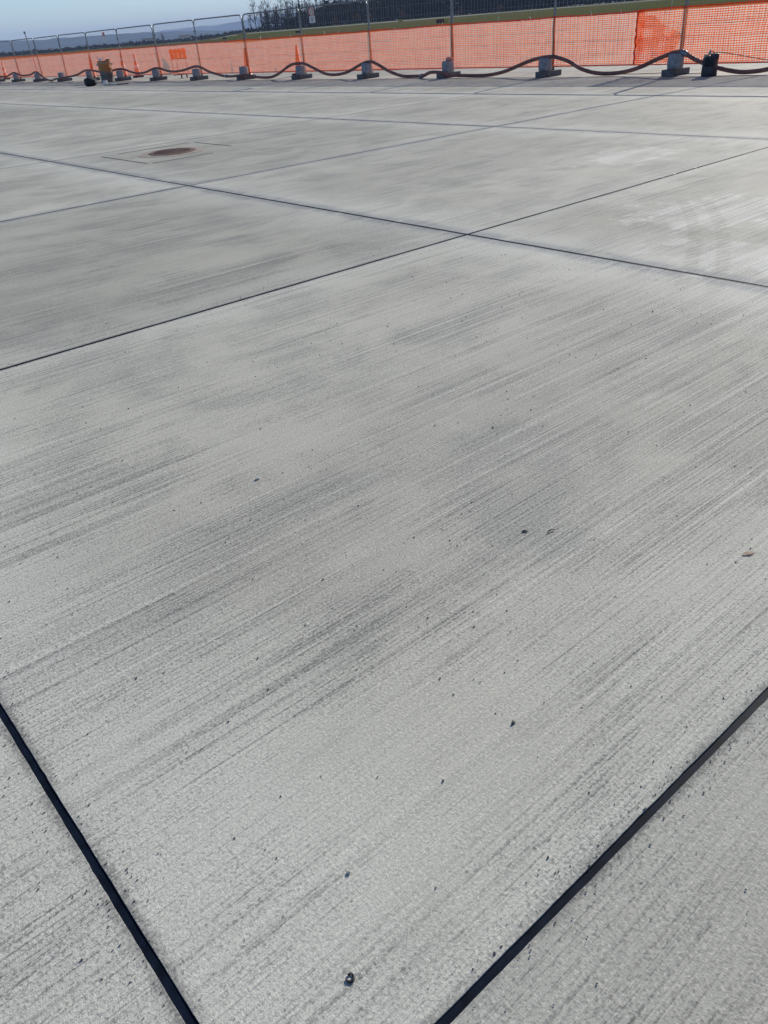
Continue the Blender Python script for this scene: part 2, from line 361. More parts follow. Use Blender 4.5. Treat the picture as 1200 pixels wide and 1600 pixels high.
def jitter_edge(a, b, step, amp, seed):
    a = Vector(a); b = Vector(b); L = (b - a).length; n_ = max(1, int(L / step)); d = (b - a) / L; nn = Vector((-d.y, d.x))
    out = []
    for i in range(n_):
        p = a + d * (L * i / n_)
        j = 0 if i == 0 else amp * (noise.noise(Vector((i * 0.23 + seed, seed * 1.7, 0))) * 1.1 + noise.noise(Vector((i * 0.9 + seed, 7.3, seed))) * 0.7)
        if i and random.random() < 0.02: j += amp * random.uniform(0.5, 1.2)
        out.append(p + nn * max(-amp * 0.3, j))
    return out
def slab_mesh(x0, x1, y0, y1, near, seed):
    bm = bmesh.new(); gg = lambda v: 0.0088 if v in (XL[1], YL[2]) else 0.0135
    x0 += gg(x0); x1 -= gg(x1); y0 += gg(y0); y1 -= gg(y1)
    cs = [(x0, y0), (x1, y0), (x1, y1), (x0, y1)]
    out = []
    for i in range(4):
        out += jitter_edge(cs[i], cs[(i + 1) % 4], 0.018, 0.0012, seed + i * 3.3) if near else [Vector(cs[i])]
    cx = Vector(((x0 + x1) / 2, (y0 + y1) / 2))
    ch = 0.0005
    top = []
    for p in out:
        s = Vector((1 if p.x < cx.x else -1, 1 if p.y < cx.y else -1))
        q = p.copy()
        if min(abs(p.x - x0), abs(p.x - x1)) < 0.02: q.x += s.x * ch
        if min(abs(p.y - y0), abs(p.y - y1)) < 0.02: q.y += s.y * ch
        top.append(q)
    vt = [bm.verts.new((p.x, p.y, 0.0)) for p in top]
    vm = [bm.verts.new((p.x, p.y, -0.0005)) for p in out]
    vb = [bm.verts.new((p.x, p.y, -0.06)) for p in out]
    bm.faces.new(vt)
    for i in range(len(out)):
        j = (i + 1) % len(out)
        bm.faces.new((vm[i], vm[j], vt[j], vt[i])); bm.faces.new((vb[i], vb[j], vm[j], vm[i]))
    bmesh.ops.triangulate(bm, faces=[f for f in bm.faces if len(f.verts) > 4])
    return bm
for i in range(len(XL) - 1):
    for j in range(len(YL) - 1):
        if XL[i] < -1 and (j < 1 or j > 3): continue
        if YL[j] < -5: 
            if i < 1: continue
        near = XL[i] < 4 and YL[j] < 4 and XL[i + 1] > 0 and YL[j + 1] > 0
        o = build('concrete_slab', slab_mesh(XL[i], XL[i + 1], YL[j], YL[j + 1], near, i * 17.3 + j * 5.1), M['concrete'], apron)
        o.location.z = random.uniform(-0.0015, 0.0)
# sealant strips
for x in XL[1:-1]:
    bm = bmesh.new(); z = -0.0012
    n_ = 400; prev = None
    for k in range(n_ + 1):
        y = YL[0] + (YL[-1] - YL[0]) * (k / n_) ** 1.6; w = 0.0180
        dz = 0.0012 * noise.noise(Vector((x, y * 6, 0)))
        cur = [bm.verts.new((x - w, y, z + dz - 0.001)), bm.verts.new((x, y, z + dz - 0.0022)), bm.verts.new((x + w, y, z + dz - 0.001))]
        if prev:
            bm.faces.new((prev[0], prev[1], cur[1], cur[0])); bm.faces.new((prev[1], prev[2], cur[2], cur[1]))
        prev = cur
    build('joint_seal', bm, M['seal'], apron, True)
for y in YL[1:-1]:
    bm = bmesh.new(); z = -0.0042
    n_ = 300; prev = None
    for k in range(n_ + 1):
        x = XL[0] + (XL[-1] - XL[0]) * (k / n_); w = 0.0180
        dz = 0.0014 * noise.noise(Vector((x * 5, y, 3)))
        cur = [bm.verts.new((x, y + w, z + dz)), bm.verts.new((x, y, z + dz - 0.0015)), bm.verts.new((x, y - w, z + dz))]
        if prev:
            bm.faces.new((prev[0], prev[1], cur[1], cur[0])); bm.faces.new((prev[1], prev[2], cur[2], cur[1]))
        prev = cur
    build('joint_seal', bm, M['seal'], apron, True)
# the far apron beyond the slabs one can tell apart
bm = bmesh.new()
def quad(x0, x1, y0, y1, z):
    bm.faces.new([bm.verts.new(p) for p in ((x0, y0, z), (x1, y0, z), (x1, y1, z), (x0, y1, z))])
quad(XL[-1] + 0.005, 132, -90, 255, -0.002); quad(-40, XL[-1] - 0.005, YL[-1] + 0.005, 255, -0.002)
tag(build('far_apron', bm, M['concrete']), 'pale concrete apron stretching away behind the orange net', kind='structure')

# manhole in its own square slab patch
mh = empty('manhole', (5.82, 11.72, 0.0), label='rusty round manhole cover in a square concrete patch', cat='manhole')
bm = bmesh.new(); add_lathe(bm, [(0.345, 0.001), (0.345, 0.010), (0.338, 0.013), (0.300, 0.013), (0.298, 0.009), (0.292, 0.009)], 40)
build('frame_ring', bm, M['rust'], mh)
bm = bmesh.new(); add_lathe(bm, [(0.50, 0.0012), (0.47, 0.004), (0.36, 0.0045), (0.346, 0.0045)], 40, wob=0.10); build('mortar_ring', bm, M['mortar'], mh)
bm = bmesh.new(); add_lathe(bm, [(0.288, 0.004), (0.288, 0.014), (0.284, 0.016)], 40)
for k in range(-4, 5):
    L = math.sqrt(max(0.0, 0.26 ** 2 - (k * 0.058) ** 2)) * 2
    if L > 0.08: add_box(bm, (0, k * 0.058, 0.018), (L, 0.024, 0.006))
build('cover', bm, M['rust'], mh)
for (x, y, sx, sy) in ((0.1, 0.80, 1.20, 0.006), (-0.25, -0.80, 0.95, 0.006), (-0.77, 0.02, 0.009, 1.5), (0.77, 0.15, 0.008, 1.1)):
    bm = bmesh.new(); add_box(bm, (x, y, 0.0015), (sx, sy, 0.003)); build('patch_joint', bm, M['seal'], mh)

# ------------------------------------------------------------------ distant terrain
def ridge(name, label, d, prof, depth, seed):
    """prof: list of (azimuth, elevation in degrees) of the skyline"""
    bm = bmesh.new(); prev = None
    a0, a1 = prof[0][0], prof[-1][0]; N = 160
    for i in range(N + 1):
        az = a0 + (a1 - a0) * i / N
        for (p, q) in zip(prof, prof[1:]):
            if p[0] <= az <= q[0]: el = p[1] + (q[1] - p[1]) * (az - p[0]) / (q[0] - p[0])
        hgt = 1.4 + d * math.tan(R(el)) + d * 0.0005 * noise.fractal(Vector((az * 0.9, seed, 0)), 1.0, 2.0, 5)
        hgt = max(2.0, hgt)
        row = []
        for j in range(9):
            u = j / 8; prof_h = math.sin(min(1.0, u * 1.25) * math.pi / 2) if u < 0.8 else math.cos((u - 0.8) / 0.2 * math.pi / 2)
            dd = d - depth * 0.8 + depth * u
            z = -1 + (hgt + 1) * prof_h * (1 + 0.10 * noise.noise(Vector((az * 1.3, u * 4, seed))) * (1 - abs(u - 0.8)))
            row.append(bm.verts.new((dd * math.cos(R(az)), dd * math.sin(R(az)), z)))
        if prev:
            for j in range(8): bm.faces.new((prev[j], prev[j + 1], row[j + 1], row[j]))
        prev = row
    return tag(build(name, bm, M['hill'], smooth=True), label, kind='structure')
ridge('wooded_hills', 'dark blue wooded hills behind the airfield', 6200,
      [(48, 0.10), (56, 0.16), (59.5, 0.30), (61, 0.40), (63.7, 0.50), (67.8, 0.57), (70, 0.55), (72, 0.66), (78, 0.7), (88, 0.5), (100, 0.4)], 1500, 3.0)
ridge('distant_hills', 'pale blue far mountains on the horizon', 11000,
      [(40, 0.5), (50, 0.8), (55, 0.9), (57.1, 0.83), (58.5, 0.66), (59.5, 0.58), (61, 0.58), (63, 0.50), (66, 0.40), (72, 0.45), (85, 0.5)], 2200, 9.0)

# ------------------------------------------------------------------ forest edge
ordin = ['', 'first', 'second', 'third', 'fourth', 'fifth', 'sixth', 'seventh', 'eighth', 'ninth', 'tenth', 'eleventh', 'twelfth', 'thirteenth', 'fourteenth', 'fifteenth', 'sixteenth']
def polar(d, az): return Vector((d * math.cos(R(az)), d * math.sin(R(az)), terr(d, az) - 0.12))
def bare_tree_meshes(seed, H):
    rnd = random.Random(seed)
    tb = bmesh.new(); cb = bmesh.new()
    lean = Vector((rnd.uniform(-.06, .06), rnd.uniform(-.06, .06), 1))
    tp = [Vector((0, 0, 0))]
    for k in range(1, 7): tp.append(Vector((lean.x * H * k / 6 + rnd.uniform(-.12, .12), lean.y * H * k / 6 + rnd.uniform(-.12, .12), H * 0.92 * k / 6)))
    add_tube(tb, tp, [0.26 * (1 - k / 6.6) + 0.02 for k in range(7)], 6)
    def at(u):
        u *= 6; i = min(5, int(u)); return tp[i].lerp(tp[i + 1], u - i)
    for k in range(34):
        u = rnd.uniform(0.22, 0.98); a = rnd.uniform(0, 2 * math.pi)
        L = H * rnd.uniform(0.13, 0.26) * (1.15 - 0.55 * u)
        d = Vector((math.cos(a), math.sin(a), rnd.uniform(0.5, 1.5))).normalized()
        s = at(u); m = s + d * L * 0.5 + Vector((0, 0, L * 0.08)); e = s + d * L + Vector((0, 0, L * 0.25))
        add_tube(cb, [s, m, e], [0.075 * (1.1 - u), 0.05 * (1.1 - u) + 0.012, 0.012], 3, False)
        for q in range(15):
            b = s.lerp(e, rnd.uniform(0.25, 1.0))
            dd = (d + Vector((rnd.uniform(-1, 1), rnd.uniform(-1, 1), rnd.uniform(-.3, 1.1)))).normalized() * L * rnd.uniform(0.25, 0.6)
            w = Vector((rnd.uniform(-1, 1), rnd.uniform(-1, 1), 0)).normalized() * 0.028
            cb.faces.new([cb.verts.new(v) for v in (b - w, b + w, b + dd)])
            for q2 in range(3):
                b2 = b + dd * rnd.uniform(0.3, 0.9); d2 = (dd.normalized() + Vector((rnd.uniform(-1, 1), rnd.uniform(-1, 1), rnd.uniform(-.4, .9)))).normalized() * L * rnd.uniform(0.12, 0.3)
                cb.faces.new([cb.verts.new(v) for v in (b2 - w * 0.8, b2 + w * 0.8, b2 + d2)])
    return tb, cb
def mesh_from(bm, name, mat):
    me = bpy.data.meshes.new(name); bm.to_mesh(me); bm.free(); me.materials.append(mat); return me
bare = []
for v in range(6):
    tb, cb = bare_tree_meshes(100 + v, 14.0)
    bare.append((mesh_from(tb, 'bare_trunk', M['bark']), mesh_from(cb, 'bare_crown', M['twig'])))
def conifer_meshes(seed, H):
    rnd = random.Random(seed); tb = bmesh.new(); cb = bmesh.new()
    add_tube(tb, [(0, 0, 0), (0, 0, H * 0.5), (0, 0, H * 0.98)], [0.24, 0.15, 0.02], 6)
    for k in range(420):
        u = rnd.random() ** 0.8; z = H * (0.12 + 0.88 * u); rmax = H * 0.17 * (1 - u) ** 0.85 + 0.1
        a = rnd.uniform(0, 2 * math.pi); r0 = rmax * rnd.uniform(0.2, 0.6); r1 = rmax * rnd.uniform(0.7, 1.15); s = 0.16 + 0.5 * (1 - u) * rnd.random()
        p = Vector((math.cos(a), math.sin(a), 0)); t_ = Vector((-p.y, p.x, 0)) * s
        cb.faces.new([cb.verts.new(v) for v in (p * r0 + t_ * .6 + zz * z, p * r0 - t_ * .6 + zz * z, p * r1 - t_ * .5 + zz * (z - r1 * .35), p * r1 + t_ * .5 + zz * (z - r1 * .35 + rnd.uniform(-.3, .3)))])
    return tb, cb
conif = []
for v in range(3):
    tb, cb = conifer_meshes(300 + v, 15.0)
    conif.append((mesh_from(tb, 'conifer_trunk', M['bark']), mesh_from(cb, 'conifer_crown', M['needle'])))
def tree(kind, v, loc, s, rz, **k):
    o = empty('bare_tree' if kind == 0 else 'conifer_tree', loc, rz, **k); o.scale = (s, s, s)
    tm, cm = (bare if kind == 0 else conif)[v]
    link(bpy.data.objects.new('trunk', tm), o); link(bpy.data.objects.new('crown', cm), o)
    return o
az = 57.55; k = 0; nc = 0
while az > 47.6:
    s = (0.62 if k == 0 else random.uniform(0.78, 1.08)) * (1.0 if az > 52 else 1.1)
    if k in (9, 22): kind, v = 1, random.randrange(3)
    else: kind, v = 0, random.randrange(6)
    d = random.uniform(476, 492)
    lab = 'bare leafless tree standing at the edge of the far forest' if kind == 0 else 'dark conifer standing among the bare trees of the far forest'
    if kind == 1:
        nc += 1; lab = 'dark conifer among the bare trees of the far forest, %s from the left' % ordin[nc]
    if k == 0: lab = 'smallest bare tree at the left end of the forest edge'
    tree(kind, v, polar(d, az), s, random.uniform(0, 6.28), label=lab, cat='tree', group='trees along the forest edge')
    az -= random.uniform(0.22, 0.42); k += 1
# the wood behind them reads as one mass: trunks, bare crowns and dark evergreens
bm = bmesh.new()
rnd = random.Random(5)
for i in range(1300):
    az = rnd.uniform(8, 56.9); d = rnd.uniform(492, 575) if az > 46 else rnd.uniform(482, 560)
    p = polar(d, az); h = rnd.uniform(9, 13.5) * (0.8 if az > 55.5 else 1.0) * (1.0 if az > 50 else 1.28)
    if rnd.random() < 0.22 and az > 54: continue
    w = rnd.uniform(0.12, 0.26)
    add_tube(bm, [p, p + zz * h], [w, 0.03], 3, False)
    cz = 0.30 if az > 48 else 0.05
    for q in range(46 if az > 48 else 60):
        u = rnd.uniform(cz, 1.0); rr = 2.3 * math.sin(min(1, u * 1.1 + .1) * math.pi) ** 0.6 * rnd.random() ** 0.5 + 0.1; a = rnd.uniform(0, 6.28)
        c = p + Vector((rr * math.cos(a), rr * math.sin(a), h * u)); L = rnd.uniform(0.5, 1.6) if az > 48 else rnd.uniform(0.8, 1.9)
        dd = Vector((rnd.uniform(-1, 1), rnd.uniform(-1, 1), rnd.uniform(-.2, 1.3))).normalized() * L
        ww = Vector((rnd.uniform(-1, 1), rnd.uniform(-1, 1), rnd.uniform(-.5, .5))).normalized() * rnd.uniform(0.04, 0.26 if az > 53 else 0.75)
        bm.faces.new([bm.verts.new(x) for x in (c - ww, c + ww, c + dd)])
for i in range(26000):
    az = rnd.uniform(8, 55.4); d = rnd.uniform(520, 580); p = polar(d, az)
    hm = 9.6 + 2.6 * noise.noise(Vector((az * 1.1, 3, 0))) - max(0, az - 52.5) * 1.6 + (6.0 if az < 50 else 0)
    c = p + zz * rnd.uniform(0, hm); dd = Vector((rnd.uniform(-1, 1), rnd.uniform(-1, 1), rnd.uniform(0.3, 1.6))).normalized() * rnd.uniform(0.9, 2.6)
    ww = Vector((rnd.uniform(-1, 1), rnd.uniform(-1, 1), rnd.uniform(-.4, .4))).normalized() * rnd.uniform(0.3, 1.1 if az > 52.5 else 1.9)
    bm.faces.new([bm.verts.new(x) for x in (c - ww, c + ww, c + dd)])
# undergrowth along the foot of the wood
for i in range(9000):
    az = rnd.uniform(8, 57.9); d = rnd.uniform(488, 520); p = polar(d, az)
    h = rnd.uniform(0.4, 4.2) * (0.4 if az > 57 else 1.0) * (1 if az > 47 else 1.4)
    c = p + zz * rnd.uniform(0, h); dd = Vector((rnd.uniform(-1, 1), rnd.uniform(-1, 1), rnd.uniform(0.3, 1.5))).normalized() * rnd.uniform(0.7, 2.0)
    ww = Vector((rnd.uniform(-1, 1), rnd.uniform(-1, 1), 0)).normalized() * rnd.uniform(0.2, 0.7)
    bm.faces.new([bm.verts.new(x) for x in (c - ww, c + ww, c + dd)])
tag(build('forest', bm, M['wood']), 'dense dark forest closing the airfield', 'forest', kind='stuff')
# russet bushes in front of the wood
for bi, (az, d, h, w) in enumerate(((52.3, 478, 3.0, 2.6), (51.0, 476, 4.2, 3.0), (50.2, 477, 3.4, 2.6), (48.2, 474, 4.0, 1.8), (44.6, 476, 3.2, 2.0), (42.2, 477, 2.6, 2.2))):
    p = polar(d, az); bm = bmesh.new()
    for q in range(300):
        u = rnd.random() ** 0.7; a = rnd.uniform(0, 6.28); rr = w * math.sqrt(rnd.random()) * (1.1 - u * u)
        c = Vector((rr * math.cos(a), rr * math.sin(a), 0.6 + h * u)); s = rnd.uniform(0.12, 0.3)
        d1 = Vector((rnd.uniform(-1, 1), rnd.uniform(-1, 1), rnd.uniform(-1, 1))).normalized() * s; d2 = d1.orthogonal().normalized() * s
        bm.faces.new([bm.verts.new(x) for x in (c - d1, c + d2, c + d1)])
    b = empty('autumn_bush', p, label='russet autumn bush at the foot of the forest, %s from the left' % ordin[bi + 1], cat='bush', group='autumn bushes before the forest')
    build('foliage', bm, M['autumn'], b)
    bm = bmesh.new()
    for q in range(5): add_tube(bm, [(0, 0, 0), (rnd.uniform(-w, w) * .5, rnd.uniform(-w, w) * .5, h * 0.8)], [0.07, 0.02], 4)
    build('stem', bm, M['bark'], b)
# low hedges and copses far out to the left
bm = bmesh.new()
for i in range(5200):
    az = rnd.uniform(57.6, 80); band = noise.noise(Vector((az * 0.6, 2, 0))) * .5 + .5
    d = rnd.choice((900, 1250, 1700)) + rnd.uniform(-60, 60); p = polar(d, az)
    h = (1 + 4.2 * band * (0.6 + 0.8 * (d / 1700))) * rnd.uniform(0.2, 1.0)
    c = p + zz * rnd.uniform(0, h); L = rnd.uniform(1.0, 2.6)
    dd = Vector((rnd.uniform(-1, 1), rnd.uniform(-1, 1), rnd.uniform(0.2, 1))).normalized() * L
    ww = Vector((rnd.uniform(-1, 1), rnd.uniform(-1, 1), 0)).normalized() * rnd.uniform(1.0, 3.2)
    bm.faces.new([bm.verts.new(x) for x in (c - ww, c + ww, c + dd)])
tag(build('far_woodland', bm, M['wood']), 'dark hedges and copses along the far horizon', 'woodland', kind='stuff')
# far buildings
def house(name, label, d, az, w, dp, h, roofh, nwin, rz):
    p = polar(d, az); b = empty(name, p, rz, label=label, cat='building')
    bm = bmesh.new(); add_box(bm, (0, 0, h / 2), (dp, w, h)); build('wall', bm, M['plaster'], b)
    bm = bmesh.new()
    v = [bm.verts.new(x) for x in ((-dp / 2 - .4, -w / 2 - .4, h + .02), (dp / 2 + .4, -w / 2 - .4, h + .02), (dp / 2 + .4, w / 2 + .4, h + .02), (-dp / 2 - .4, w / 2 + .4, h + .02), (0, -w / 2 - .4, h + roofh), (0, w / 2 + .4, h + roofh))]
    for f in ((0, 1, 4), (3, 5, 2), (0, 4, 5, 3), (1, 2, 5, 4), (0, 3, 2, 1)): bm.faces.new([v[i] for i in f])
    build('roof', bm, M['rooft'], b)
    for k in range(nwin):
        bm = bmesh.new(); add_box(bm, (-dp / 2 - .02, -w / 2 + w * (k + .5) / nwin, h * .55), (.1, w / nwin * .5, h * .35)); build('window', bm, M['glass'], b)
house('hangar', 'small white hangar on the horizon left of the forest', 1180, 61.55, 15, 12, 4.2, 2.6, 3, R(61.5))
house('far_house', 'tiny white house on the horizon near the left edge', 1150, 69.4, 5, 6, 2.6, 1.6, 2, R(69))
house('farmhouse', 'pale farm building beside the tower on the horizon', 1500, 63.7, 22, 10, 4.5, 3, 4, R(63))
tw = empty('tower', polar(1500, 62.86), R(62), label='slim dark tower on the horizon above the orange lamps', cat='tower')
bm = bmesh.new(); add_box(bm, (0, 0, 4.5), (4.0, 4.0, 9)); build('shaft', bm, M['rooft'], tw)
bm = bmesh.new(); add_lathe(bm, [(2.9, 9), (3.1, 9.2), (1.0, 12), (0.15, 15)], 4); build('spire', bm, M['rooft'], tw)
for k in range(2):
    bm = bmesh.new(); add_box(bm, (-2.02, 0, 3 + 3.6 * k), (.1, 1.0, 1.6)); build('window', bm, M['glass'], tw)

# haze: the air between the apron and the hills
bm = bmesh.new(); add_box(bm, (0, 0, 95), (24000, 24000, 214))
hz = build('haze', bm, None); tag(hz, 'pale blue autumn haze', kind='stuff')
t = NT('haze_air'); vp = t.n('ShaderNodeVolumePrincipled')
vp.inputs['Color'].default_value = (0.50, 0.66, 1.0, 1); vp.inputs['Density'].default_value = 0.00014; vp.inputs['Anisotropy'].default_value = 0.0
t.l(vp.outputs[0], t.out.inputs['Volume']); hz.data.materials.append(t.m)

# airfield boards on the grass
def board(name, label, d, az, w, h, mats):
    p = polar(d, az); b = empty(name, p, R(az), label=label, cat='airfield sign')
    x = 0
    for k, (mm, fw) in enumerate(mats):
        bm = bmesh.new(); add_box(bm, (0, w / 2 - (x + fw / 2) * w, 0.25 + h / 2), (0.25, w * fw - 0.02, h), bev=0.02); build('panel', bm, mm, b); x += fw
    for s in (-1, 1):
        bm = bmesh.new(); add_tube(bm, [(0, s * w * .35, 0), (0, s * w * .35, 0.28)], 0.05, 8); build('leg', bm, M['galv'], b)
board('runway_sign', 'dark red and yellow airfield board on the grass', 232, 45.75, 3.0, 0.85, ((M['boardred'], .66), (M['boardyel'], .34)))
board('airfield_cabinet', 'low black airfield box on the grass by the forest', 300, 54.65, 1.9, 0.6, ((M['boardblk'], 1.0),))
board('marker_board', 'small dark marker box on grass left of the forest', 330, 59.2, 1.5, 0.6, ((M['boardblk'], 1.0),))
board('marker_plate', 'small yellow marker plate on grass under the forest', 400, 48.3, 2.0, 0.9, ((M['boardyel'], 1.0),))

# ------------------------------------------------------------------ mesh fence
FX = 17.62; PITCHY = 3.485; Y0 = 10.75; PW = 3.44; PH = 2.0
def panel_proto():
    root = empty('mesh_fence_panel', (FX, 0, 0))
    bm = bmesh.new(); w = PW / 2; r = 0.16
    pts = [(0, -w, 0.12), (0, -w, 1.0), (0, -w, PH - r)]
    pts += [(0, -w + r - r * math.cos(a), PH - r + r * math.sin(a)) for a in (R(22), R(45), R(68))]
    pts += [(0, -w + r, PH), (0, 0, PH), (0, w - r, PH)]
    pts += [(0, w - r + r * math.sin(a), PH - r + r * math.cos(a)) for a in (R(22), R(45), R(68))]
    pts += [(0, w, PH - r), (0, w, 1.0), (0, w, 0.12)]
    add_tube(bm, pts, 0.021, 8)
    build('frame', bm, M['galv'], root, True)
    bm = bmesh.new(); add_tube(bm, [(0, -w, 0.21), (0, w, 0.21)], 0.016, 8); build('bottom_rail', bm, M['galv'], root, True)
    bm = bmesh.new(); nW = 29
    for k in range(nW):
        y = -w + PW * (k + 1) / (nW + 1); zt = PH - (0.05 if r < k * PW / nW < PW - r else 0.05)
        add_tube(bm, [(0, y, 0.21), (0, y, PH)], 0.0029, 4, False)
    for z in (0.45, 0.72, 0.98, 1.25, 1.52, 1.78): add_tube(bm, [(0.004, -w, z), (0.004, w, z)], 0.0029, 4, False)
    tag(build('wire_mesh', bm, M['galv'], root), kind='stuff')
    bm = bmesh.new(); add_box(bm, (0, w + 0.022, 1.62), (0.06, 0.11, 0.04), bev=0.006); add_tube(bm, [(-0.05, w + 0.022, 1.62), (0.05, w + 0.022, 1.62)], 0.009, 6)
    build('clamp', bm, M['galv'], root)
    return root
NP = 16
proto = panel_proto(); 
for k in range(-1, NP):
    o = proto if k == -1 else copy_tree(proto)
    o.location = (FX + random.uniform(-.012, .012), Y0 + PITCHY * (k - 0.5), random.uniform(-0.008, 0.008))
    o.rotation_euler = (random.uniform(-.003, .003), random.uniform(-.008, .008), random.uniform(-.004, .004))
    tag(o, 'galvanised wire mesh fence panel, %s counted from the right edge' % ordin[k + 1] if k >= 0 else 'galvanised wire mesh fence panel just beyond the right edge', 'fence panel', 'mesh fence panels behind the orange net')

# feet and ballast
hose_pts = [(56.5,.3),(54.62,0.3),(53.49,0.29),(52.74,0.38),(52.01,0.47),(51.44,0.41),(50.78,0.33),(50.06,0.33),(49.35,0.36),(48.77,0.46),(48.3,0.45),(47.93,0.33),(47.49,0.18),(47.01,0.09),(46.48,0.07),(45.89,0.12),(45.36,0.15),(44.4,0.19),(43.1,0.29),(41.95,0.46),(41.26,0.47),(40.71,0.43),(39.8,0.37),(38.86,0.43),(38.14,0.48),(37.56,0.46),(36.98,0.36),(36.26,0.3),(35.57,0.33),(35.05,0.41),(34.67,0.46),(34.27,0.46),(33.84,0.4),(33.37,0.34),(32.83,0.33),(32.17,0.37),(31.62,0.44),(31.29,0.48),(31.0,0.48),(30.64,0.41),(30.19,0.29),(29.74,0.22),(29.21,0.15),(28.87,0.14),(28.39,0.14),(27.69,0.17),(27.28,0.17),(26.83,0.1),(26.15,0.08),(25.58,0.18),(24.95,0.39),(24.59,0.46),(24.15,0.47),(23.88,0.43),(23.39,0.29),(22.9,0.16),(22.44,0.13),(21.94,0.17),(21.55,0.26),(21.26,0.35),(20.88,0.44),(20.58,0.45),(20.3,0.37),(19.8,0.19),(19.25,0.07),(18.72,0.045),(18.29,0.08),(18.03,0.14),(17.83,0.17),(17.43,0.16),(17.14,0.10),(16.48,0.045),(15.93,0.07),(15.4,0.14),(14.98,0.25),(14.57,0.36),(14.21,0.42),(13.86,0.44),(13.63,0.40),(13.37,0.33),(13.02,0.18),(12.62,0.09),(12.2,0.07),(11.76,0.11),(11.38,0.2),(11.05,0.32),(10.69,0.43),(10.54,0.45),(10.39,0.43),(10.05,0.28),(9.63,0.16),(9.34,0.1),(9.07,0.07),(8.8,0.08),(8.55,0.11),(8.1,.2),(7.6,.33),(7.2,.44),(6.8,.40),(6.3,.2),(5.8,.08),(5.2,.05),(4.5,.12),(4.0,.34),(3.75,.43),(3.4,.36),(2.9,.12),(2.4,.05)]
HX = 17.38; SC = HX / 17.15
low = {5: 1, 10: 1, 2: 1}                      # feet where the hose runs in front of the ballast, near the ground
names_b = {0: 'nearest the dark upright bag', 1: 'second from the dark bag', 2: 'with a reddish rag on top', 3: 'right of the small hanging sign', 4: 'left of the small hanging sign'}
for k in range(-2, 14):
    y = Y0 + PITCHY * k
    yb = y - 0.02 + random.uniform(-.05, .05); rz = random.uniform(-0.10, 0.10)
    nth = ordin[k + 1] + ' from the right' if k >= 0 else ['hidden just beyond the right edge', 'far out beyond the right edge'][-k - 1]
    f = empty('anchor_block', (FX - 0.16, y, 0), rz * 0.5, label='dark anchor block under the fence posts, %s' % nth, cat='anchor block', group='anchor blocks of the mesh fence')
    bm = bmesh.new(); add_box(bm, (0, 0, 0.065), (0.72, 0.235, 0.125), bev=0.014); build('block', bm, M['foot'], f)
    for s in (-1, 1):
        bm = bmesh.new(); add_tube(bm, [(0.16, s * 0.024, 0.10), (0.16, s * 0.024, 0.145)], 0.027, 8); build('post_socket', bm, M['galv'], f)
    b = empty('ballast_weight', (HX - 0.02 if (k in (0, 1)) else HX + random.uniform(-.03, .02), yb, 0.128), rz, label='round grey ballast weight on its foot, %s' % nth, cat='ballast', group='round weights along the fence')
    hh = 0.275 + random.uniform(-.01, .015)
    bm = bmesh.new(); add_lathe(bm, [(0.150, 0.0), (0.162, 0.012), (0.165, 0.06), (0.168, hh * .5), (0.163, hh - .03), (0.150, hh - .006), (0.13, hh)], 26, wob=0.07, seed=k * 3.1)
    build('body', bm, M['ballast'], b, True)
    bm = bmesh.new(); add_tube(bm, [(-.05, -.03, hh - .01), (-.05, -.02, hh + .02), (0, 0, hh + .03), (.05, .02, hh + .02), (.05, .03, hh - .01)], 0.008, 6); build('lifting_loop', bm, M['galv'], b, True)
# hose
bm = bmesh.new(); P_ = []
for (y, z) in hose_pts:
    z2 = 1.4 - (1.4 - z) * SC; y2 = y * SC
    x = HX - 0.02
    for kk in low:
        yk = Y0 + PITCHY * kk; w = max(0, 1 - abs(y2 - yk) / 1.5); w = w * w * (3 - 2 * w)
        x -= 0.235 * w
    P_.append(Vector((x, y2, max(z2, 0.048))))
sm = []
for i in range(len(P_) - 1):
    a, b_, c_, d_ = P_[max(0, i - 1)], P_[i], P_[i + 1], P_[min(len(P_) - 1, i + 2)]
    for s in range(4):
        u = s / 4; sm.append(0.5 * ((2 * b_) + (c_ - a) * u + (2 * a - 5 * b_ + 4 * c_ - d_) * u * u + (3 * b_ - a - 3 * c_ + d_) * u ** 3))
sm = [Vector((p.x, p.y, max(0.045, p.z))) for p in sm]
add_tube(bm, sm, 0.043, 12)
hose = build('brown_hose', bm, M['hose'], smooth=True)
for q in (62, 171, 263, 352):
    bm = bmesh.new(); a_, b_ = sm[q], sm[q + 1]; dd = (b_ - a_).normalized() * .09; add_tube(bm, [a_ - dd, a_ - dd * .95, a_ - dd * .2, a_ + dd * .2, a_ + dd * .95, a_ + dd], [.046, .052, .052, .060, .052, .046], 12); build('coupling', bm, M['galv'], hose, True)
tag(hose, 'long brown hose looping over the grey ballast weights', 'hose')

